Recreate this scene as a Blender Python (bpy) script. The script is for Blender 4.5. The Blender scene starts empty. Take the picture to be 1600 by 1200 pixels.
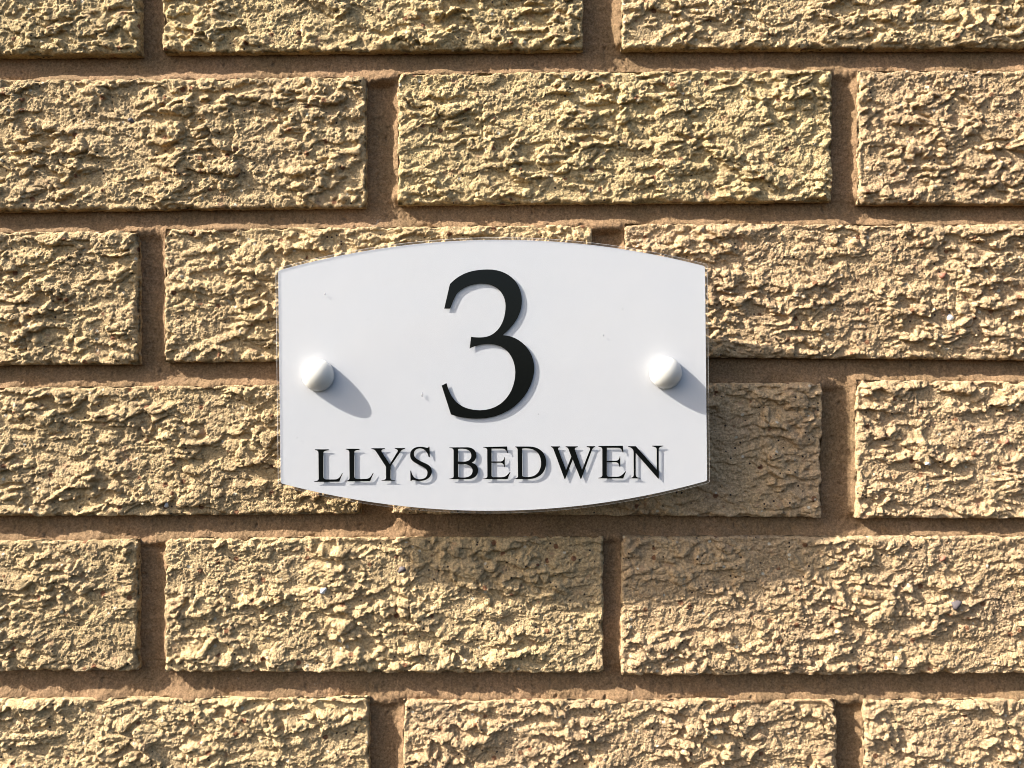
import bpy, math, random
import numpy as np
from mathutils import Vector

sc = bpy.context.scene
R = math.radians
PX = 3.2            # photograph pixels per millimetre on the brick faces
DIST = 400.0        # camera to brick faces, mm
PLATE = 18.5        # front of the sign's clear panel in front of the brick faces, mm
EYE = 1500.0        # height of the camera, mm

# ------------------------------------------------------------------ camera
cam = bpy.data.cameras.new('camera')
cam.sensor_width = 36.0
cam.lens = 36.0 * DIST / (1600 / PX)
cam.clip_start = 0.01
cam.clip_end = 200.0
camo = bpy.data.objects.new('camera', cam)
camo.location = (0, -DIST / 1000, EYE / 1000)
camo.rotation_euler = (R(90), 0, 0)
sc.collection.objects.link(camo)
sc.camera = camo

# ------------------------------------------------------------------ light
SUN = Vector((-62.0, -18.5, 48.5)).normalized()       # towards the sun
elev = math.asin(SUN.z)
azim = math.atan2(SUN.x, SUN.y)
world = bpy.data.worlds.new('World')
sc.world = world
world.use_nodes = True
wn = world.node_tree
bg = wn.nodes['Background']
sky = wn.nodes.new('ShaderNodeTexSky')
sky.sky_type = 'NISHITA'
sky.sun_disc = False
sky.sun_elevation = elev
sky.sun_rotation = azim
sky.altitude = 50
sky.air_density = 1.0
sky.dust_density = 4.0
sky.ozone_density = 1.0
wn.links.new(sky.outputs[0], bg.inputs[0])
bg.inputs[1].default_value = 0.095
sun = bpy.data.lights.new('sun', 'SUN')
sun.energy = 5.0
sun.angle = R(0.5)
sun.color = (1.0, 0.94, 0.84)
suno = bpy.data.objects.new('sun', sun)
suno.rotation_euler = SUN.to_track_quat('Z', 'Y').to_euler()
suno.location = (-1.2, -0.6, 2.6)
sc.collection.objects.link(suno)

sc.view_settings.view_transform = 'Standard'
sc.view_settings.look = 'None'
sc.view_settings.exposure = 1.32
sc.view_settings.gamma = 1.0
sc.view_settings.use_curve_mapping = False
sc.cycles.use_denoising = True
sc.cycles.denoiser = 'OPENIMAGEDENOISE'
sc.cycles.denoising_input_passes = 'RGB_ALBEDO_NORMAL'
sc.cycles.pixel_filter_type = 'BLACKMAN_HARRIS'
sc.cycles.filter_width = 0.95
sc.cycles.max_bounces = 8
sc.cycles.transparent_max_bounces = 16

# ------------------------------------------------------------------ helpers
def wall_x(px): return (px - 800) / PX
def wall_z(py): return (600 - py) / PX + EYE

def smooth(a, b, x):
    t = np.clip((x - a) / (b - a), 0, 1)
    return t * t * (3 - 2 * t)

_perm = {}
def perlin(x, y, seed):
    if seed not in _perm:
        rs = np.random.RandomState(seed)
        p = rs.permutation(512)
        a = rs.rand(512) * 2 * np.pi
        _perm[seed] = (np.concatenate([p, p]), np.cos(a), np.sin(a))
    p, ga, gb = _perm[seed]
    xi = np.floor(x).astype(np.int64); yi = np.floor(y).astype(np.int64)
    fx = x - xi; fy = y - yi
    xi &= 511; yi &= 511
    xj = (xi + 1) & 511; yj = (yi + 1) & 511
    ux = fx * fx * fx * (fx * (fx * 6 - 15) + 10)
    uy = fy * fy * fy * (fy * (fy * 6 - 15) + 10)
    def g(ix, iy, dx, dy):
        h = p[(p[ix] + iy) & 511]
        return ga[h] * dx + gb[h] * dy
    a = g(xi, yi, fx, fy); b = g(xj, yi, fx - 1, fy)
    c = g(xi, yj, fx, fy - 1); d = g(xj, yj, fx - 1, fy - 1)
    return 1.5 * ((a + (b - a) * ux) * (1 - uy) + (c + (d - c) * ux) * uy)

_cell = {}
def granules(x, y, seed, rmin=0.45, rmax=0.85):
    """height field of packed rounded grains, one per unit cell, 0..~0.8"""
    if seed not in _cell:
        rs = np.random.RandomState(seed)
        _cell[seed] = rs.rand(4, 256, 256).astype(np.float32)
    tab = _cell[seed]
    xi = np.floor(x).astype(np.int64); yi = np.floor(y).astype(np.int64)
    best = np.zeros(x.shape)
    for dx in (-1, 0, 1):
        for dy in (-1, 0, 1):
            cx = xi + dx; cy = yi + dy
            a = cx & 255; b = cy & 255
            r = rmin + (rmax - rmin) * tab[2][a, b]
            d2 = ((x - cx - tab[0][a, b]) ** 2 + (y - cy - tab[1][a, b]) ** 2) / (r * r)
            hh = r * (0.6 + 0.6 * tab[3][a, b]) * np.maximum(0, 1 - d2) ** 0.65
            best = np.maximum(best, hh)
    return best

def link(o, parent=None):
    sc.collection.objects.link(o)
    if parent: o.parent = parent
    return o

def np_mesh(name, verts, quads, mat, smooth_shade=True):
    """verts in mm (n,3), quads (m,4)"""
    me = bpy.data.meshes.new(name)
    n, m = len(verts), len(quads)
    me.vertices.add(n)
    me.vertices.foreach_set('co', (np.asarray(verts, dtype=np.float32) * 0.001).ravel())
    me.loops.add(m * 4)
    me.loops.foreach_set('vertex_index', np.asarray(quads, dtype=np.int32).ravel())
    me.polygons.add(m)
    me.polygons.foreach_set('loop_start', np.arange(0, m * 4, 4, dtype=np.int32))
    me.update(calc_edges=True)
    me.validate()
    if smooth_shade:
        me.polygons.foreach_set('use_smooth', np.ones(len(me.polygons), dtype=bool))
    me.materials.append(mat)
    return me

class Nodes:
    def __init__(self, name):
        self.m = bpy.data.materials.new(name)
        self.m.use_nodes = True
        self.t = self.m.node_tree
        self.b = self.t.nodes['Principled BSDF']
        self.out = self.t.nodes['Material Output']
    def n(self, kind, **kw):
        nd = self.t.nodes.new('ShaderNode' + kind)
        for k, v in kw.items(): setattr(nd, k, v)
        return nd
    def l(self, a, b): self.t.links.new(a, b)
    def noise(self, vec, scale, detail=3.0, rough=0.55):
        t = self.n('TexNoise')
        t.inputs['Scale'].default_value = scale
        t.inputs['Detail'].default_value = detail
        t.inputs['Roughness'].default_value = rough
        self.l(vec, t.inputs['Vector'])
        return t.outputs['Fac']
    def ramp(self, fac, a, b, ca=(0, 0, 0, 1), cb=(1, 1, 1, 1)):
        r = self.n('ValToRGB')
        r.color_ramp.elements[0].position = a; r.color_ramp.elements[0].color = ca
        r.color_ramp.elements[1].position = b; r.color_ramp.elements[1].color = cb
        self.l(fac, r.inputs[0])
        return r.outputs[0]
    def mix(self, fac, a, b, blend='MIX'):
        x = self.n('Mix', data_type='RGBA', blend_type=blend)
        for s, v in ((x.inputs[0], fac), (x.inputs[6], a), (x.inputs[7], b)):
            if hasattr(v, 'is_linked'): self.l(v, s)
            elif isinstance(v, (int, float)): s.default_value = v
            else: s.default_value = (*v, 1)
        return x.outputs[2]

# ------------------------------------------------------------------ materials
def brick_material():
    k = Nodes('buff_brick')
    pos = k.n('NewGeometry').outputs['Position']
    info = k.n('ObjectInfo')
    base = info.outputs['Color']
    c = k.mix(k.ramp(k.noise(pos, 45, 4), 0.35, 0.7), (1.08, 1.05, 0.98), (0.86, 0.84, 0.84))
    c = k.mix(1.0, base, c, 'MULTIPLY')
    c = k.mix(k.ramp(k.noise(pos, 14, 4, 0.6), 0.42, 0.68), c, k.mix(1.0, c, (0.87, 0.87, 0.86), 'MULTIPLY'))
    grain = k.mix(k.ramp(k.noise(pos, 900, 3, 0.65), 0.32, 0.70), (0.62, 0.60, 0.56), (1.3, 1.3, 1.3))
    c = k.mix(1.0, c, grain, 'MULTIPLY')
    # pinker clay patches
    c = k.mix(k.ramp(k.noise(pos, 130, 3), 0.62, 0.78), c, (0.42, 0.25, 0.15))
    # inclusions: dark, rusty and pale grains
    def grains(scale, keep, col, c, size):
        v = k.n('TexVoronoi'); v.inputs['Scale'].default_value = scale
        k.l(pos, v.inputs['Vector'])
        sep = k.n('SeparateColor'); k.l(v.outputs['Color'], sep.inputs[0])
        sel = k.n('Math', operation='GREATER_THAN'); sel.inputs[1].default_value = keep
        k.l(sep.outputs[0], sel.inputs[0])
        near = k.ramp(v.outputs['Distance'], size * 0.7, size, (1, 1, 1, 1), (0, 0, 0, 1))
        mul = k.n('Math', operation='MULTIPLY'); k.l(sel.outputs[0], mul.inputs[0]); k.l(near, mul.inputs[1])
        return k.mix(mul.outputs[0], c, col)
    c = grains(420, 0.86, (0.06, 0.045, 0.035), c, 0.26)
    c = grains(230, 0.93, (0.22, 0.11, 0.06), c, 0.36)
    c = grains(310, 0.94, (0.62, 0.55, 0.42), c, 0.30)
    k.l(c, k.b.inputs['Base Color'])
    k.b.inputs['Roughness'].default_value = 0.95
    k.b.inputs['Specular IOR Level'].default_value = 0.15
    b1 = k.n('Bump'); b1.inputs['Strength'].default_value = 1.0; b1.inputs['Distance'].default_value = 0.0012
    k.l(k.noise(pos, 1350, 2, 0.7), b1.inputs['Height'])
    k.l(b1.outputs[0], k.b.inputs['Normal'])
    return k.m

def mortar_material():
    k = Nodes('sandy_mortar')
    pos = k.n('NewGeometry').outputs['Position']
    c = k.mix(k.ramp(k.noise(pos, 28, 4), 0.35, 0.68), (0.265, 0.168, 0.096), (0.205, 0.136, 0.074))
    grain = k.mix(k.ramp(k.noise(pos, 1000, 3, 0.75), 0.32, 0.7), (0.55, 0.53, 0.5), (1.4, 1.4, 1.4))
    c = k.mix(1.0, c, grain, 'MULTIPLY')
    c = k.mix(k.ramp(k.noise(pos, 95, 5, 0.7), 0.70, 0.80), c, (0.55, 0.5, 0.43))
    k.l(c, k.b.inputs['Base Color'])
    k.b.inputs['Roughness'].default_value = 0.95
    k.b.inputs['Specular IOR Level'].default_value = 0.15
    b1 = k.n('Bump'); b1.inputs['Strength'].default_value = 1.0; b1.inputs['Distance'].default_value = 0.0005
    k.l(k.noise(pos, 1400, 2, 0.7), b1.inputs['Height'])
    k.l(b1.outputs[0], k.b.inputs['Normal'])
    return k.m

def plain(name, col, rough, spec=0.5, coat=0.0):
    k = Nodes(name)
    k.b.inputs['Base Color'].default_value = (*col, 1)
    k.b.inputs['Roughness'].default_value = rough
    k.b.inputs['Specular IOR Level'].default_value = spec
    k.b.inputs['Coat Weight'].default_value = coat
    return k

def stone(name, col):
    k = plain(name, col, 0.7)
    pos = k.n('NewGeometry').outputs['Position']
    c = k.mix(k.noise(pos, 900, 3), tuple(x * 0.7 for x in col), tuple(min(1, x * 1.25) for x in col))
    k.l(c, k.b.inputs['Base Color'])
    return k.m

M_BRICK = brick_material()
M_MORTAR = mortar_material()

kw = plain('white_backing', (0.80, 0.81, 0.83), 0.55, 0.2)
pos = kw.n('NewGeometry').outputs['Position']
kw.l(kw.mix(kw.ramp(kw.noise(pos, 22, 4), 0.3, 0.75), (0.67, 0.682, 0.715), (0.70, 0.70, 0.722)), kw.b.inputs['Base Color'])
M_WHITE = kw.m

kb = plain('black_vinyl', (0.004, 0.005, 0.005), 0.15, 0.2)
pos = kb.n('NewGeometry').outputs['Position']
b = kb.n('Bump'); b.inputs['Strength'].default_value = 0.25; b.inputs['Distance'].default_value = 0.00008
kb.l(kb.noise(pos, 700, 2), b.inputs['Height']); kb.l(b.outputs[0], kb.b.inputs['Normal'])
M_BLACK = kb.m

kc = plain('white_cap_plastic', (0.80, 0.80, 0.79), 0.32, 0.5)
pos = kc.n('NewGeometry').outputs['Position']
kc.l(kc.mix(kc.noise(pos, 160, 4), (0.59, 0.58, 0.55), (0.63, 0.625, 0.60)), kc.b.inputs['Base Color'])
kc.b.inputs['Subsurface Weight'].default_value = 1.0
kc.b.inputs['Subsurface Radius'].default_value = (1.0, 0.95, 0.85)
kc.b.inputs['Subsurface Scale'].default_value = 0.007
M_CAP = kc.m

# clear acrylic: straight-through transparency with a Fresnel gloss and faint film of dust
kg = Nodes('clear_acrylic')
tr = kg.n('BsdfTransparent'); tr.inputs[0].default_value = (0.985, 0.99, 0.99, 1)
gl = kg.n('BsdfGlossy'); gl.inputs['Roughness'].default_value = 0.02
wav = kg.n('Bump'); wav.inputs['Strength'].default_value = 1.0; wav.inputs['Distance'].default_value = 0.0035
kg.l(kg.noise(kg.n('NewGeometry').outputs['Position'], 14, 1.5, 0.4), wav.inputs['Height'])
kg.l(wav.outputs[0], gl.inputs['Normal'])
lw = kg.n('LayerWeight'); lw.inputs['Blend'].default_value = 0.5
pw = kg.n('Math', operation='POWER'); pw.inputs[1].default_value = 5.0; kg.l(lw.outputs['Facing'], pw.inputs[0])
fr = kg.n('Math', operation='MULTIPLY_ADD'); fr.inputs[1].default_value = 0.96; fr.inputs[2].default_value = 0.038; kg.l(pw.outputs[0], fr.inputs[0])
mx = kg.n('MixShader')
kg.l(fr.outputs[0], mx.inputs[0]); kg.l(tr.outputs[0], mx.inputs[1]); kg.l(gl.outputs[0], mx.inputs[2])
df = kg.n('BsdfDiffuse'); df.inputs[0].default_value = (0.75, 0.75, 0.75, 1)
pos = kg.n('NewGeometry').outputs['Position']
du = kg.n('MapRange'); du.inputs['To Min'].default_value = 0.0; du.inputs['To Max'].default_value = 0.05
kg.l(kg.noise(pos, 60, 6, 0.7), du.inputs['Value'])
mx2 = kg.n('MixShader')
kg.l(du.outputs[0], mx2.inputs[0]); kg.l(mx.outputs[0], mx2.inputs[1]); kg.l(df.outputs[0], mx2.inputs[2])
kg.l(mx2.outputs[0], kg.out.inputs[0])
M_CLEAR = kg.m

# sawn edge of the acrylic: half frosted
ke = Nodes('sawn_acrylic_edge')
tr = ke.n('BsdfTransparent'); tr.inputs[0].default_value = (0.9, 0.9, 0.92, 1)
df = ke.n('BsdfPrincipled')
df.inputs['Base Color'].default_value = (0.62, 0.60, 0.58, 1); df.inputs['Roughness'].default_value = 0.3
mx = ke.n('MixShader'); mx.inputs[0].default_value = 0.6
ke.l(tr.outputs[0], mx.inputs[1]); ke.l(df.outputs[0], mx.inputs[2]); ke.l(mx.outputs[0], ke.out.inputs[0])
M_EDGE = ke.m
kk = Nodes('bonded_face')
tr = kk.n('BsdfTransparent'); kk.l(tr.outputs[0], kk.out.inputs[0])
M_BOND = kk.m

M_STEEL = plain('standoff_plastic', (0.55, 0.55, 0.54), 0.4).m
M_CHIP_WHITE = stone('white_grit', (0.72, 0.73, 0.74))
M_CHIP_DARK = stone('dark_grit', (0.10, 0.085, 0.09))
M_CHIP_RED = stone('red_grit', (0.30, 0.13, 0.08))

# ------------------------------------------------------------------ the brick wall
wall = link(bpy.data.objects.new('brick_wall', None))
wall.location = (0, 0, 0)
wall['label'] = 'rough textured buff brick wall with recessed sandy mortar behind the sign'
wall['category'] = 'wall'

# each brick: left x, right x, top-left y, top-right y, bottom-left y, bottom-right y (photograph pixels, on the wall's plane), colour shift
T0 = (0.56, 0.425, 0.252)
BUFF, GREEN, PINK = (1, 1, 1), (0.985, 1.01, 0.97), (1.02, 0.985, 1.03)
rows = [
    [(-463, 217, -120, -124, 88, 83, GREEN), (253, 911, -126, -128, 80, 75, GREEN), (972, 1655, -132, -134, 74, 73, BUFF)],
    [(-112, 571, 126, 118, 330, 322, BUFF), (621, 1301, 113, 108, 318, 313, GREEN), (1343, 2026, 109, 107, 318, 318, PINK)],
    [(-468, 214, 368, 360, 573, 569, BUFF), (256, 924, 357, 351, 566, 560, BUFF), (977, 1660, 349, 350, 557, 563, PINK)],
    [(-120, 563, 607, 600, 808, 804, BUFF), (612, 1285, 598, 598, 803, 809, PINK), (1340, 2023, 594, 598, 810, 811, PINK)],
    [(-470, 213, 847, 844, 1049, 1049, BUFF), (257, 943, 842, 839, 1050, 1053, BUFF), (971, 1652, 839, 838, 1056, 1052, PINK)],
    [(-108, 576, 1093, 1092, 1299, 1299, BUFF), (630, 1309, 1096, 1095, 1302, 1301, PINK), (1352, 2034, 1095, 1094, 1301, 1300, PINK)],
]

def frame_spacing(a, b, lo, hi, fine, coarse):
    """grid positions from a to b: fine inside [lo, hi], coarse outside"""
    out = [a]
    def run(p, q, s):
        n = max(1, int(round((q - p) / s)))
        out.extend((p + (q - p) * (np.arange(n) + 1) / n).tolist())
    p = a
    if p < lo:
        q = min(lo, b); run(p, q, coarse); p = q
    if p < b and p < hi:
        q = min(hi, b); run(p, q, fine); p = q
    if p < b: run(p, b, coarse)
    return np.array(out)

FX0, FX1 = wall_x(-25), wall_x(1625)
FZ0, FZ1 = wall_z(1225), wall_z(-25)

def torn_height(u, v, s):
    """torn, dragged clay face (mm): horizontal lips, lumps and crumbs"""
    ou, ov = s * 137.3, s * 71.9
    u = u + ou; v = v + ov
    wu = u + 3.5 * perlin(u / 13, v / 9, 1)
    wv = v + 2.6 * perlin(u / 12, v / 10, 3)
    g1 = granules(wu / 4.4, wv / 3.1, 61)
    g2 = granules(u / 2.1 + 0.25 * perlin(u / 1.8, v / 1.8, 2), v / 1.75, 62)
    g3 = granules(u / 1.12, v / 1.05, 63)
    a = perlin(wu / 21, wv / 8.2, 5) + 0.55 * perlin(wu / 8, wv / 3.9, 6) + 0.45 * (g1 - 0.4) + 0.2 * (g2 - 0.4)
    bb = perlin(wu / 13, wv / 6.0, 8) + 0.55 * perlin(wu / 6, wv / 3.4, 9) + 0.45 * (g1 - 0.4) + 0.2 * (g2 - 0.4)
    calm = 0.35 + 0.85 * smooth(-0.45, 0.35, perlin(u / 34, v / 26, 11))
    ma = smooth(-0.08, 0.20, a); mb = smooth(-0.06, 0.22, bb)
    low = (1.15 * ma + 0.35 * a + 0.85 * mb + 0.25 * bb) * calm
    fine = (0.75 * g1 * calm + 0.42 * g2) * (0.45 + 0.55 * np.maximum(ma, mb)) + 0.30 * g3 + 0.16 * perlin(u / 0.9, v / 0.9, 16)
    pit = smooth(0.55, 0.75, perlin(u / 2.6, v / 2.2, 15))
    return low - 1.1, fine - 0.65 * pit - 0.4

def make_brick(idx, xl, xr, ytl, ytr, ybl, ybr, tint, fine=0.39):
    rs = np.random.RandomState(500 + idx)
    x0, x1 = wall_x(xl), wall_x(xr)
    zt0, zt1, zb0, zb1 = wall_z(ytl), wall_z(ytr), wall_z(ybl), wall_z(ybr)
    U = frame_spacing(x0, x1, FX0, FX1, fine, 1.6)
    zlo, zhi = (zb0 + zb1) / 2, (zt0 + zt1) / 2
    V = frame_spacing(zlo, zhi, FZ0, FZ1, fine, 1.6)
    u, v = np.meshgrid(U, V)                           # rows go upwards
    tu = (u - x0) / (x1 - x0)
    tv = (v - zlo) / (zhi - zlo)
    X = u.copy()
    Z = (zb0 + (zb1 - zb0) * tu) * (1 - tv) + (zt0 + (zt1 - zt0) * tu) * tv
    # distance in from a rounded outline, gnawed by noise so that arrises are chipped
    rc = np.where(u < (x0 + x1) / 2, np.where(v < (zlo + zhi) / 2, rs.uniform(0.8, 4.5), rs.uniform(0.8, 5.0)),
                  np.where(v < (zlo + zhi) / 2, rs.uniform(0.8, 4.0), rs.uniform(0.8, 4.0)))
    qx = np.abs(u - (x0 + x1) / 2) - (x1 - x0) / 2 + rc
    qz = np.abs(v - (zlo + zhi) / 2) - (zhi - zlo) / 2 + rc
    e = -(np.hypot(np.maximum(qx, 0), np.maximum(qz, 0)) + np.minimum(np.maximum(qx, qz), 0) - rc)
    en = e + 1.4 * perlin(u / 9 + 3 * idx, v / 9, 27) + 0.9 * perlin(u / 3 + 7 * idx, v / 2.6, 28) - 0.1
    low, crumbs = torn_height(u, v, idx + 3)
    low = low * rs.uniform(0.72, 1.1)
    h = low + crumbs
    # edges: calmer, arrised, here and there chipped
    h = h * (0.35 + 0.65 * smooth(0.2, 3.0, e)) - 3.2 * (1 - smooth(-1.2, 0.75, en)) - 0.35 * (1 - smooth(0.3, 2.2, en))
    # a few upright tears left by the wire
    for t in range(rs.randint(1, 4)):
        u0 = rs.uniform(x0 + 12, x1 - 12); vc = rs.uniform(zlo, zhi); vl = rs.uniform(7, 22)
        w = u - u0 - 1.2 * perlin(v / 9 + t, v * 0 + idx, 29)
        g = smooth(vl, vl * 0.6, np.abs(v - vc))
        h = h + g * (0.45 * smooth(-0.3, 0.3, w) * smooth(9, 1, w) - 0.45 * np.exp(-(w / 0.6) ** 2))
    h = h + rs.uniform(-0.4, 0.5) + rs.uniform(-0.5, 0.5) * (tu - 0.5) + rs.uniform(-0.5, 0.5) * (tv - 0.5)
    # the drag of the wire pulls lumps downwards, so lips hang over
    soft = smooth(0, 3, e)
    Z = Z - (0.32 * low + 0.12 * crumbs) * soft
    X = X + 0.10 * low * soft + 0.45 * perlin(u / 7 + 9 * idx, v / 7, 22)
    Z = Z + 0.35 * perlin(u / 8 + 5 * idx, v / 7, 24)
    nv, nu = u.shape
    verts = np.stack([X, -h, Z], -1).reshape(-1, 3)
    I = np.arange(nu * nv).reshape(nv, nu)
    quads = np.stack([I[:-1, :-1], I[:-1, 1:], I[1:, 1:], I[1:, :-1]], -1).reshape(-1, 4)
    ring = np.concatenate([I[0, :], I[1:, -1], I[-1, -2::-1], I[-2:0:-1, 0]])
    base = len(verts); n = len(ring)
    allv = [verts]; allq = [quads]
    prev = ring
    rp = verts[ring]
    for j, dy in enumerate((2.0, 5.0, 14.0)):
        q = rp.copy()
        q[:, 1] = np.maximum(q[:, 1], 0.0) * 0 + dy
        wob = 0.35 * perlin(q[:, 0] / 2.0 + idx, q[:, 2] / 2.0 + dy, 26)
        q[:, 0] += wob; q[:, 2] += wob
        cur = np.arange(base + j * n, base + (j + 1) * n)
        allv.append(q)
        nx = np.roll(np.arange(n), -1)
        allq.append(np.stack([prev, cur, cur[nx], prev[nx]], -1))
        prev = cur
    cx, cz = (x0 + x1) / 2, (zlo + zhi) / 2
    vv = np.concatenate(allv)
    vv[:, 0] -= cx; vv[:, 2] -= cz
    me = np_mesh('brick', vv, np.concatenate(allq), M_BRICK)
    o = bpy.data.objects.new('brick', me)
    o.location = (cx / 1000, 0, cz / 1000)
    j = rs.uniform(0.90, 1.06)
    o.color = (T0[0] * tint[0] * j, T0[1] * tint[1] * j, T0[2] * tint[2] * j, 1)
    link(o, wall)
    return o, (cx, cz)

bricks = {}
n = 0
for r, row in enumerate(rows):
    for c, spec in enumerate(row):
        bricks[(r, c)] = make_brick(n, *spec)
        n += 1

# the courses run on past the photograph's edges
rows_all = [list(r) for r in rows]
for r in (1, 3, 5):
    a = rows[r][0]
    rows_all[r].insert(0, (-835, -155, a[2] + 2, a[2], a[4] + 2, a[4], BUFF))
for r in (0, 2, 4):
    a = rows[r][2]
    rows_all[r].append((1697, 2378, a[3], a[3], a[5], a[5], BUFF))
rows_all.insert(0, [(x[0], x[1], -372, -372, -166, -166, BUFF) for x in rows_all[1]])
rows_all.append([(x[0], x[1], 1340, 1340, 1546, 1546, BUFF) for x in rows_all[1]])
done = {tuple(x) for row in rows for x in row}
for row in rows_all:
    for spec in row:
        if tuple(spec) not in done:
            make_brick(n, *spec)
            n += 1

# ------------------------------------------------------------------ mortar
def row_line(row, k):
    xs, ys = [], []
    for s in row:
        xs += [s[0], s[1]]; ys += [s[2 + 2 * k], s[3 + 2 * k]]
    return np.array(xs), np.array(ys)

def build_mortar():
    X = frame_spacing(wall_x(-830), wall_x(2375), FX0, FX1, 0.5, 2.5)
    Z = frame_spacing(wall_z(1544), wall_z(-370), FZ0, FZ1, 0.5, 2.5)
    x, z = np.meshgrid(X, Z)
    px = x * PX + 800; py = 600 - (z - EYE) * PX
    # wander of the joint edges
    depth = np.full(x.shape, 5.6)
    inside = np.zeros(x.shape)                       # mm inside the nearest brick (positive: under a brick)
    inside -= 99
    for row in rows_all:
        for s in row:
            t = np.clip((px - s[0]) / (s[1] - s[0]), 0, 1)
            top = s[2] + (s[3] - s[2]) * t; bot = s[4] + (s[5] - s[4]) * t
            d = np.minimum(np.minimum(px - s[0], s[1] - px), np.minimum(py - top, bot - py)) / PX
            inside = np.maximum(inside, d)
    nz = perlin(x / 9, z / 7, 31); n2 = perlin(x / 22, z / 18, 32); n3 = perlin(x / 3, z / 3, 33)
    # upright joints
    for row in rows_all:
        tx, ty = row_line(row, 0); bx_, by = row_line(row, 1)
        top = np.interp(px, tx, ty); bot = np.interp(px, bx_, by)
        inrow = (py > top) & (py < bot)
        for a, b_ in zip(row[:-1], row[1:]):
            s = np.clip((px - a[1]) / (b_[0] - a[1]), -0.3, 1.3)
            m = inrow & (s > -0.3) & (s < 1.3)
            dd = 5.6 - (3.2 + 2.2 * nz) * smooth(0.72, 1.05, s) - 0.8 * smooth(0.25, -0.05, s)
            depth = np.where(m, dd, depth)
    # bed joints: struck back under the brick above, nearly flush over the brick below
    for up, dn in zip(rows_all[:-1], rows_all[1:]):
        ux, uy = row_line(up, 1); dx, dy = row_line(dn, 0)
        top = np.interp(px, ux, uy); bot = np.interp(px, dx, dy)
        t = (py - top) / np.maximum(bot - top, 1)
        m = (t > -0.2) & (t < 1.3)
        dd = 6.0 - 0.9 * smooth(0.1, 0.6, t) - (2.5 + 3.0 * n2 + 1.8 * nz) * smooth(0.58, 1.0, t)
        depth = np.where(m, dd, depth)
    # trowel softening
    def blur(a, k):
        for ax in (0, 1):
            acc = np.zeros_like(a); w = 0
            for i in range(-k, k + 1):
                g = math.exp(-(i / (0.5 * k)) ** 2); acc += g * np.roll(a, i, ax); w += g
            a = acc / w
        return a
    depth = blur(depth, 6)
    depth = depth + 0.35 * n3 + 0.2 * np.abs(perlin(x / 2, z / 2, 36)) + 0.35 * n2 + 0.2 * perlin(x / 1.25, z / 1.25, 34) + 0.25 * nz
    pit = smooth(0.62, 0.8, perlin(x / 4, z / 4, 35))
    depth = depth + 0.8 * pit
    depth = np.where(inside > 1.6, np.maximum(depth, 2.5), depth)
    depth = np.maximum(depth, -0.2)
    keep = inside < 3.2
    nv, nu = x.shape
    I = np.arange(nu * nv).reshape(nv, nu)
    q = np.stack([I[:-1, :-1], I[:-1, 1:], I[1:, 1:], I[1:, :-1]], -1).reshape(-1, 4)
    k = keep.ravel()
    q = q[k[q].any(1)]
    used = np.unique(q)
    remap = np.full(nu * nv, -1); remap[used] = np.arange(len(used))
    verts = np.stack([x, depth, z], -1).reshape(-1, 3)[used]
    me = np_mesh('mortar', verts, remap[q], M_MORTAR)
    return link(bpy.data.objects.new('mortar', me), wall)
build_mortar()

# ------------------------------------------------------------------ the sign
FRONT = -PLATE                                   # y of the clear panel's front, mm
CLEAR = 0.64                                     # clear layer over the white, mm
SX, SZ = 771.0, 585.0                            # sign's middle in the photograph
k_plate = (DIST - PLATE) / DIST / PX
def plate(px, py, y=FRONT):
    k = (DIST + y) / DIST / PX
    return ((px - 800) * k, (600 - py) * k + EYE)

sx, sz = plate(SX, SZ)
sign = link(bpy.data.objects.new('house_sign', None))
sign.location = (sx / 1000, 0, sz / 1000)
sign['label'] = 'white acrylic house number sign with curved top and bottom on the brick wall'
sign['category'] = 'house sign'

def arc(p0, p1, p2, n):
    """circle arc through three points"""
    ax, ay = p0; bx, by = p1; cx, cy = p2
    d = 2 * (ax * (by - cy) + bx * (cy - ay) + cx * (ay - by))
    ux = ((ax * ax + ay * ay) * (by - cy) + (bx * bx + by * by) * (cy - ay) + (cx * cx + cy * cy) * (ay - by)) / d
    uy = ((ax * ax + ay * ay) * (cx - bx) + (bx * bx + by * by) * (ax - cx) + (cx * cx + cy * cy) * (bx - ax)) / d
    r = math.hypot(ax - ux, ay - uy)
    a0 = math.atan2(ay - uy, ax - ux); a2 = math.atan2(cy - uy, cx - ux)
    while a2 - a0 > math.pi: a2 -= 2 * math.pi
    while a2 - a0 < -math.pi: a2 += 2 * math.pi
    return [(ux + r * math.cos(a0 + (a2 - a0) * i / n), uy + r * math.sin(a0 + (a2 - a0) * i / n)) for i in range(n + 1)]

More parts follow.
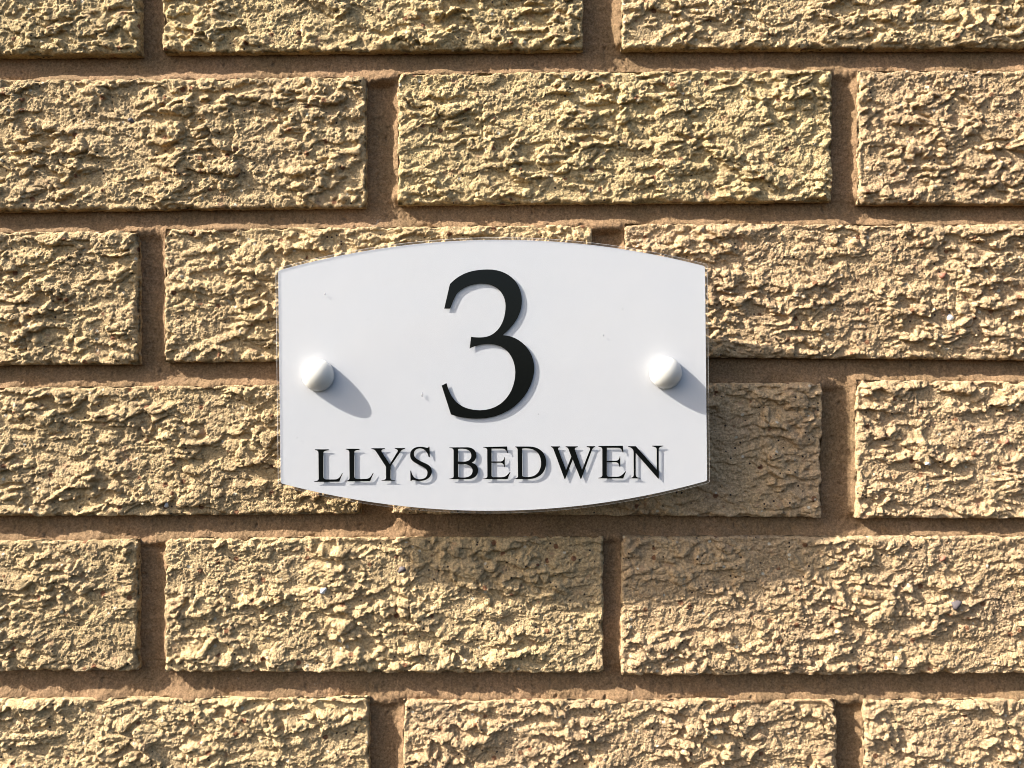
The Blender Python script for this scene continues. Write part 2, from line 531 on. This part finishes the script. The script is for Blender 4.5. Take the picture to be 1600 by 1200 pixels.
def plate_outline(inset):
    """rounded outline, clockwise seen from the front, in mm about the sign's middle"""
    tl, tm, tr_ = plate(430.5, 420), plate(768, 371), plate(1105.5, 413)
    br, bm_, bl = plate(1109, 754), plate(773, 802), plate(434.5, 758)
    pts = arc(tl, tm, tr_, 64)[:-1] + [tr_] + arc(br, bm_, bl, 64)
    pts = [(x - sx, z - sz) for x, z in pts]
    if inset:
        out = []
        for i, (x, z) in enumerate(pts):
            a = pts[i - 1]; b = pts[(i + 1) % len(pts)]
            t1 = Vector((x - a[0], z - a[1])).normalized(); t2 = Vector((b[0] - x, b[1] - z)).normalized()
            n1 = Vector((t1.y, -t1.x)); n2 = Vector((t2.y, -t2.x))
            nn = (n1 + n2); nn = nn / max(0.3, nn.length_squared / 2)
            out.append((x + nn.x * inset, z + nn.y * inset))
        pts = out
    # soften the four corners
    res = []
    for i, p in enumerate(pts):
        a = Vector(pts[i - 1]); b = Vector(pts[(i + 1) % len(pts)]); p = Vector(p)
        d1 = (a - p); d2 = (b - p)
        if d1.angle(d2) < R(150):
            rr = 0.9
            p1 = p + d1.normalized() * rr; p2 = p + d2.normalized() * rr
            for j in range(6):
                t = j / 5
                res.append(tuple(p1 * (1 - t) ** 2 + p * 2 * t * (1 - t) + p2 * t * t))
        else: res.append(tuple(p))
    return res

def slab(name, pts, y0, y1, mats, bevel=0.12):
    """outline extruded from y0 (front) to y1, front edge eased"""
    n = len(pts)
    c = Vector((0, 0))
    def ring(scale_in, y):
        out = []
        for i, (x, z) in enumerate(pts):
            d = Vector((x, z)).normalized() * scale_in
            out.append((x - d.x, y, z - d.y))
        return out
    rings = [ring(bevel, y0), ring(0, y0 + bevel), ring(0, y1)]
    v = [p for rg in rings for p in rg]
    f = [tuple(range(n))[::1]]
    fm = [0]
    for r in range(2):
        for i in range(n):
            j = (i + 1) % n
            f.append((r * n + i, (r + 1) * n + i, (r + 1) * n + j, r * n + j)); fm.append(1)
    f.append(tuple(reversed([2 * n + i for i in range(n)]))); fm.append(2 if len(mats) > 2 else 0)
    me = bpy.data.meshes.new(name)
    me.from_pydata([(a / 1000, b / 1000, d / 1000) for a, b, d in v], [], f)
    for m in mats: me.materials.append(m)
    me.polygons.foreach_set('material_index', [min(m, len(mats) - 1) for m in fm])
    import bmesh
    bm = bmesh.new(); bm.from_mesh(me); bmesh.ops.recalc_face_normals(bm, faces=bm.faces); bm.to_mesh(me); bm.free()
    return link(bpy.data.objects.new(name, me), sign)

slab('clear_panel', plate_outline(0), FRONT, FRONT + CLEAR, [M_CLEAR, M_EDGE, M_BOND])
slab('backing_panel', plate_outline(1.0), FRONT + CLEAR + 0.03, FRONT + CLEAR + 2.1, [M_WHITE])

def lathe(name, prof, cx, cz, mat, parent=sign, seg=48):
    """profile of (radius, y) pairs turned about the y axis"""
    v, f = [], []
    for r, y in prof:
        for i in range(seg):
            a = 2 * math.pi * i / seg
            v.append(((r * math.cos(a)) / 1000, y / 1000, (r * math.sin(a)) / 1000))
    for k in range(len(prof) - 1):
        for i in range(seg):
            j = (i + 1) % seg
            f.append((k * seg + i, k * seg + j, (k + 1) * seg + j, (k + 1) * seg + i))
    f.append(tuple(range(seg))[::-1]); f.append(tuple((len(prof) - 1) * seg + i for i in range(seg)))
    me = bpy.data.meshes.new(name); me.from_pydata(v, [], f)
    import bmesh
    bm = bmesh.new(); bm.from_mesh(me); bmesh.ops.recalc_face_normals(bm, faces=bm.faces); bm.to_mesh(me); bm.free()
    me.polygons.foreach_set('use_smooth', [True] * len(me.polygons))
    me.materials.append(mat)
    o = bpy.data.objects.new(name, me)
    o.location = (cx / 1000, 0, cz / 1000)
    return link(o, parent)

CAP_R = 25.2 * k_plate
for (px, py) in ((497.4, 586.5), (1039.8, 582.5)):
    x, z = plate(px, py)
    x -= sx; z -= sz
    prof = [(CAP_R, FRONT), (CAP_R, FRONT - 0.3)]
    for i in range(1, 24):
        a = R(90) * i / 24
        prof.append((CAP_R * math.cos(a), FRONT - 0.3 - (CAP_R * 0.80) * math.sin(a)))
    prof.append((0.05, FRONT - 0.3 - CAP_R * 0.80))
    lathe('screw_cap', prof, x, z, M_CAP)
    lathe('standoff', [(5.5, FRONT + CLEAR + 2.1), (5.5, 3.0)], x, z, M_STEEL)

# ---- lettering: outlines read as paths, 'L' line, 'C' cubic
def flatten(path, n=12):
    pts = [path[0]]
    for s in path[1:]:
        if len(s) == 2: pts.append(s)
        else:
            x0, y0 = pts[-1]; x1, y1, x2, y2, x3, y3 = s
            for i in range(1, n + 1):
                t = i / n; m = 1 - t
                pts.append((m**3 * x0 + 3 * m * m * t * x1 + 3 * m * t * t * x2 + t**3 * x3,
                            m**3 * y0 + 3 * m * m * t * y1 + 3 * m * t * t * y2 + t**3 * y3))
    return pts

def glyph(name, contours, scale, ox, oy, label):
    cu = bpy.data.curves.new(name, 'CURVE')
    cu.dimensions = '2D'; cu.fill_mode = 'BOTH'
    cu.extrude = 0.00004
    allp = []
    for path in contours:
        pts = []
        for (a, b) in flatten(path):
            x, z = plate(ox + a / scale, oy + b / scale)
            pts.append((x - sx, z - sz))
        allp.append(pts)
    xs = [p[0] for p in allp[0]]; zs = [p[1] for p in allp[0]]
    cx, cz = (min(xs) + max(xs)) / 2, (min(zs) + max(zs)) / 2
    for pts in allp:
        sp = cu.splines.new('POLY'); sp.points.add(len(pts) - 1); sp.use_cyclic_u = True
        for p, (x, z) in zip(sp.points, pts): p.co = ((x - cx) / 1000, (z - cz) / 1000, 0, 1)
    tmp = bpy.data.objects.new(name, cu)
    sc.collection.objects.link(tmp)
    dg = bpy.context.evaluated_depsgraph_get()
    me = bpy.data.meshes.new_from_object(tmp.evaluated_get(dg))
    bpy.data.objects.remove(tmp)
    me.materials.clear(); me.materials.append(M_BLACK)
    me.name = name
    o = bpy.data.objects.new(name, me)
    o.rotation_euler = (R(90), 0, 0)
    o.location = (cx / 1000, (FRONT - 0.06) / 1000, cz / 1000)
    o['label'] = label
    return link(o, sign)

THREE = [(232, 353), (270, 188), (330, 125, 400, 92, 520, 90), (650, 88, 750, 165, 752, 300), (752, 400, 690, 475, 624, 530),
         (745, 535, 835, 640, 835, 750), (835, 900, 700, 1088, 460, 1089), (390, 1089, 325, 1080, 277, 1061), (215, 868), (247, 851),
         (265, 910, 295, 1031, 470, 1033), (630, 1033, 708, 900, 708, 780), (708, 690, 655, 590, 530, 589), (480, 588, 435, 602, 402, 620),
         (412, 541), (440, 546, 470, 546, 495, 544), (590, 535, 643, 440, 643, 335), (643, 250, 580, 184, 485, 184),
         (410, 184, 340, 220, 315, 255), (295, 290, 283, 325, 271, 353)]
glyph('numeral', [THREE], 1029 / 240, 640, 400, 'large black serif numeral 3')

L1 = [(88, 160), (245, 160), (243, 172), (200, 176, 184, 182, 184, 205), (184, 470), (186, 500, 200, 502, 230, 502), (310, 502),
      (350, 500, 365, 490, 397, 432), (404, 434), (365, 528), (80, 530), (80, 524), (115, 520, 130, 512, 131, 495), (128, 200), (127, 180, 115, 172, 88, 168)]
Y1 = [(730, 148), (882, 147), (882, 157), (850, 160, 838, 170, 848, 190), (938, 330), (1025, 190), (1035, 165, 1020, 158, 998, 155), (998, 146),
      (1113, 146), (1113, 154), (1085, 160, 1070, 170, 1055, 195), (948, 352), (948, 490), (948, 505, 960, 510, 997, 512), (997, 517), (845, 517),
      (845, 512), (880, 508, 893, 502, 896, 488), (896, 360), (790, 195), (775, 170, 760, 160, 730, 157)]
S1 = [(1390, 130), (1394, 250), (1380, 248), (1370, 190, 1330, 150, 1285, 150), (1235, 150, 1212, 180, 1213, 215), (1214, 255, 1250, 275, 1310, 305),
      (1370, 330, 1416, 350, 1416, 410), (1416, 475, 1360, 520, 1275, 520), (1235, 520, 1215, 508, 1200, 508), (1190, 508, 1187, 514, 1185, 522),
      (1174, 522), (1172, 402), (1182, 402), (1190, 465, 1225, 500, 1275, 500), (1335, 500, 1366, 475, 1367, 425), (1366, 385, 1330, 365, 1270, 335),
      (1205, 305, 1170, 280, 1170, 225), (1170, 165, 1215, 132, 1285, 130), (1330, 130, 1345, 142, 1360, 142), (1372, 142, 1378, 138, 1380, 130)]
B1 = [[(103, 160), (330, 158), (420, 158, 457, 210, 457, 265), (457, 320, 425, 350, 395, 362), (450, 375, 480, 410, 480, 460), (480, 540, 420, 578, 340, 578),
       (103, 578), (103, 571), (140, 568, 158, 560, 158, 540), (158, 200), (156, 178, 140, 170, 103, 167)],
      [(217, 182), (240, 176, 270, 178, 290, 180), (360, 185, 391, 220, 391, 268), (391, 325, 345, 348, 280, 348), (217, 345)],
      [(217, 380), (280, 378), (360, 382, 408, 420, 408, 465), (408, 525, 360, 557, 280, 557), (240, 556, 217, 552, 217, 545)]]
E1 = [(548, 155), (862, 147), (872, 235), (862, 235), (855, 195, 835, 178, 790, 177), (658, 177), (658, 345), (770, 345), (805, 342, 818, 330, 826, 288),
      (832, 288), (832, 420), (824, 420), (818, 380, 805, 365, 770, 362), (658, 362), (658, 530), (660, 550, 670, 552, 690, 552), (790, 552),
      (840, 550, 860, 530, 898, 482), (906, 485), (868, 577), (548, 577), (548, 570), (585, 566, 600, 560, 602, 540), (600, 195), (598, 175, 585, 165, 548, 162)]
D1 = [[(968, 148), (1130, 148), (1290, 145, 1375, 230, 1375, 360), (1375, 500, 1270, 577, 1140, 577), (950, 577), (950, 572), (985, 568, 1003, 560, 1006, 535),
       (1000, 190), (998, 172, 985, 160, 968, 157)],
      [(1060, 178), (1080, 172, 1110, 172, 1130, 174), (1245, 180, 1308, 250, 1308, 365), (1308, 480, 1240, 547, 1140, 550), (1085, 550, 1062, 545, 1062, 530)]]
W1 = [(82, 132), (192, 132), (192, 142), (168, 148, 165, 155, 172, 175), (262, 415), (325, 255), (295, 175), (285, 150, 278, 145, 258, 142), (258, 132),
      (402, 132), (402, 142), (370, 147, 362, 155, 370, 178), (452, 415), (545, 175), (555, 152, 545, 145, 508, 140), (508, 130), (610, 130), (610, 138),
      (590, 145, 580, 155, 570, 178), (442, 522), (436, 522), (342, 290), (252, 522), (244, 522), (118, 180), (108, 155, 100, 145, 82, 140)]
E2 = [(648, 128), (938, 125), (945, 205), (935, 205), (928, 165, 910, 150, 870, 150), (748, 150), (748, 304), (850, 304), (885, 302, 895, 290, 900, 252),
      (908, 252), (908, 378), (900, 378), (893, 340, 882, 325, 850, 320), (748, 320), (748, 470), (750, 490, 760, 493, 780, 494), (870, 494),
      (915, 490, 930, 475, 968, 430), (977, 432), (942, 515), (645, 513), (645, 507), (680, 502, 692, 495, 694, 478), (694, 170), (692, 150, 680, 140, 648, 137)]
N1 = [(1002, 130), (1092, 130), (1342, 410), (1342, 170), (1340, 148, 1325, 140, 1288, 133), (1288, 124), (1420, 124), (1420, 131), (1385, 138, 1368, 145, 1366, 165),
      (1366, 518), (1357, 515), (1092, 212), (1092, 470), (1095, 498, 1110, 505, 1147, 508), (1147, 515), (1022, 513), (1022, 508), (1055, 503, 1066, 495, 1068, 470),
      (1066, 185), (1055, 160, 1035, 145, 1002, 138)]
A, Bs, C = 1600 / 220, 1600 / 190, 1600 / 210
glyph('letter', [L1], A, 480, 680, 'black serif capital L, first letter')
glyph('letter', [L1], A, 480 + 351 / A, 680 - 6 / A, 'black serif capital L, second letter')
glyph('letter', [Y1], A, 480, 680, 'black serif capital Y')
glyph('letter', [S1], A, 480, 680, 'black serif capital S')
glyph('letter', B1, Bs, 690, 680, 'black serif capital B')
glyph('letter', [E1], Bs, 690, 680, 'black serif capital E between B and D')
glyph('letter', D1, Bs, 690, 680, 'black serif capital D')
glyph('letter', [W1], C, 850, 680, 'black serif capital W')
glyph('letter', [E2], C, 850, 680, 'black serif capital E between W and N')
glyph('letter', [N1], C, 850, 680, 'black serif capital N')

# ------------------------------------------------------------------ small things: droplets on the panel, grit in the brick faces
def pebble(name, r, mat, seed, flat=0.7):
    import bmesh
    bm = bmesh.new()
    bmesh.ops.create_icosphere(bm, subdivisions=2, radius=1)
    rnd = random.Random(seed)
    off = [rnd.uniform(0, 9) for _ in range(3)]
    for vtx in bm.verts:
        p = vtx.co
        k = 1 + 0.38 * math.sin(3 * p.x + off[0]) * math.sin(2.5 * p.z + off[1]) + 0.12 * math.sin(5 * p.y + 4 * p.z + off[2]) + rnd.uniform(-0.05, 0.05)
        vtx.co = Vector((p.x * r[0] * k, p.y * r[0] * flat * k, p.z * r[1] * k)) / 1000
    me = bpy.data.meshes.new(name); bm.to_mesh(me); bm.free()
    me.materials.append(mat)
    me.polygons.foreach_set('use_smooth', [True] * len(me.polygons))
    return bpy.data.objects.new(name, me)

def chip(rc, px, py, r, mat, seed, out=-0.2):
    o, (cx, cz) = bricks[rc]
    x, z = wall_x(px) - cx, wall_z(py) - cz
    c = pebble('grit_stone', r, mat, seed)
    # sit it on the face
    me = o.data
    best = None
    co = np.empty(len(me.vertices) * 3, dtype=np.float32); me.vertices.foreach_get('co', co); co = co.reshape(-1, 3) * 1000
    d = (co[:, 0] - x) ** 2 + (co[:, 2] - z) ** 2
    y = np.median(co[np.argsort(d)[:12], 1])
    c.location = (x / 1000, (y - out) / 1000, z / 1000)
    link(c, o)
chip((3, 0), 258, 788, (1.5, 2.3), M_CHIP_WHITE, 1)
chip((4, 1), 505, 923, (1.9, 1.6), M_CHIP_WHITE, 2)
chip((2, 2), 1487, 496, (1.4, 1.6), M_CHIP_WHITE, 3)
chip((3, 2), 1447, 724, (1.4, 1.1), M_CHIP_WHITE, 4)
chip((4, 2), 1491, 943, (2.4, 2.2), M_CHIP_DARK, 5)
chip((4, 1), 628, 891, (2.4, 1.7), M_CHIP_DARK, 6)
chip((1, 0), 204, 187, (1.7, 1.5), M_CHIP_DARK, 7)
chip((2, 2), 1474, 430, (2.3, 1.7), M_CHIP_RED, 8)
chip((4, 2), 1474, 873, (1.7, 1.4), M_CHIP_RED, 9)
chip((3, 2), 1575, 691, (1.4, 1.4), M_CHIP_RED, 10)

kd = Nodes('water_film')
tr = kd.n('BsdfTransparent'); tr.inputs[0].default_value = (0.94, 0.94, 0.95, 1)
gl = kd.n('BsdfGlossy'); gl.inputs['Roughness'].default_value = 0.12
mx = kd.n('MixShader'); mx.inputs[0].default_value = 0.25
kd.l(tr.outputs[0], mx.inputs[1]); kd.l(gl.outputs[0], mx.inputs[2]); kd.l(mx.outputs[0], kd.out.inputs[0])
for i, (px, py, rx, rz) in enumerate(((508, 460, 0.55, 0.8), (660, 617, 0.6, 1.6), (943, 524, 0.5, 0.6), (973, 483, 0.35, 0.4), (464, 684, 0.4, 0.5), (841, 647, 0.35, 0.35), (574, 499, 0.3, 0.3))):
    d = pebble('droplet', (rx * 0.75, rz * 0.75), kd.m, 40 + i, 0.45)
    x, z = plate(px, py)
    d.location = ((x - sx) / 1000, (FRONT - 0.02) / 1000, (z - sz) / 1000)
    link(d, sign)
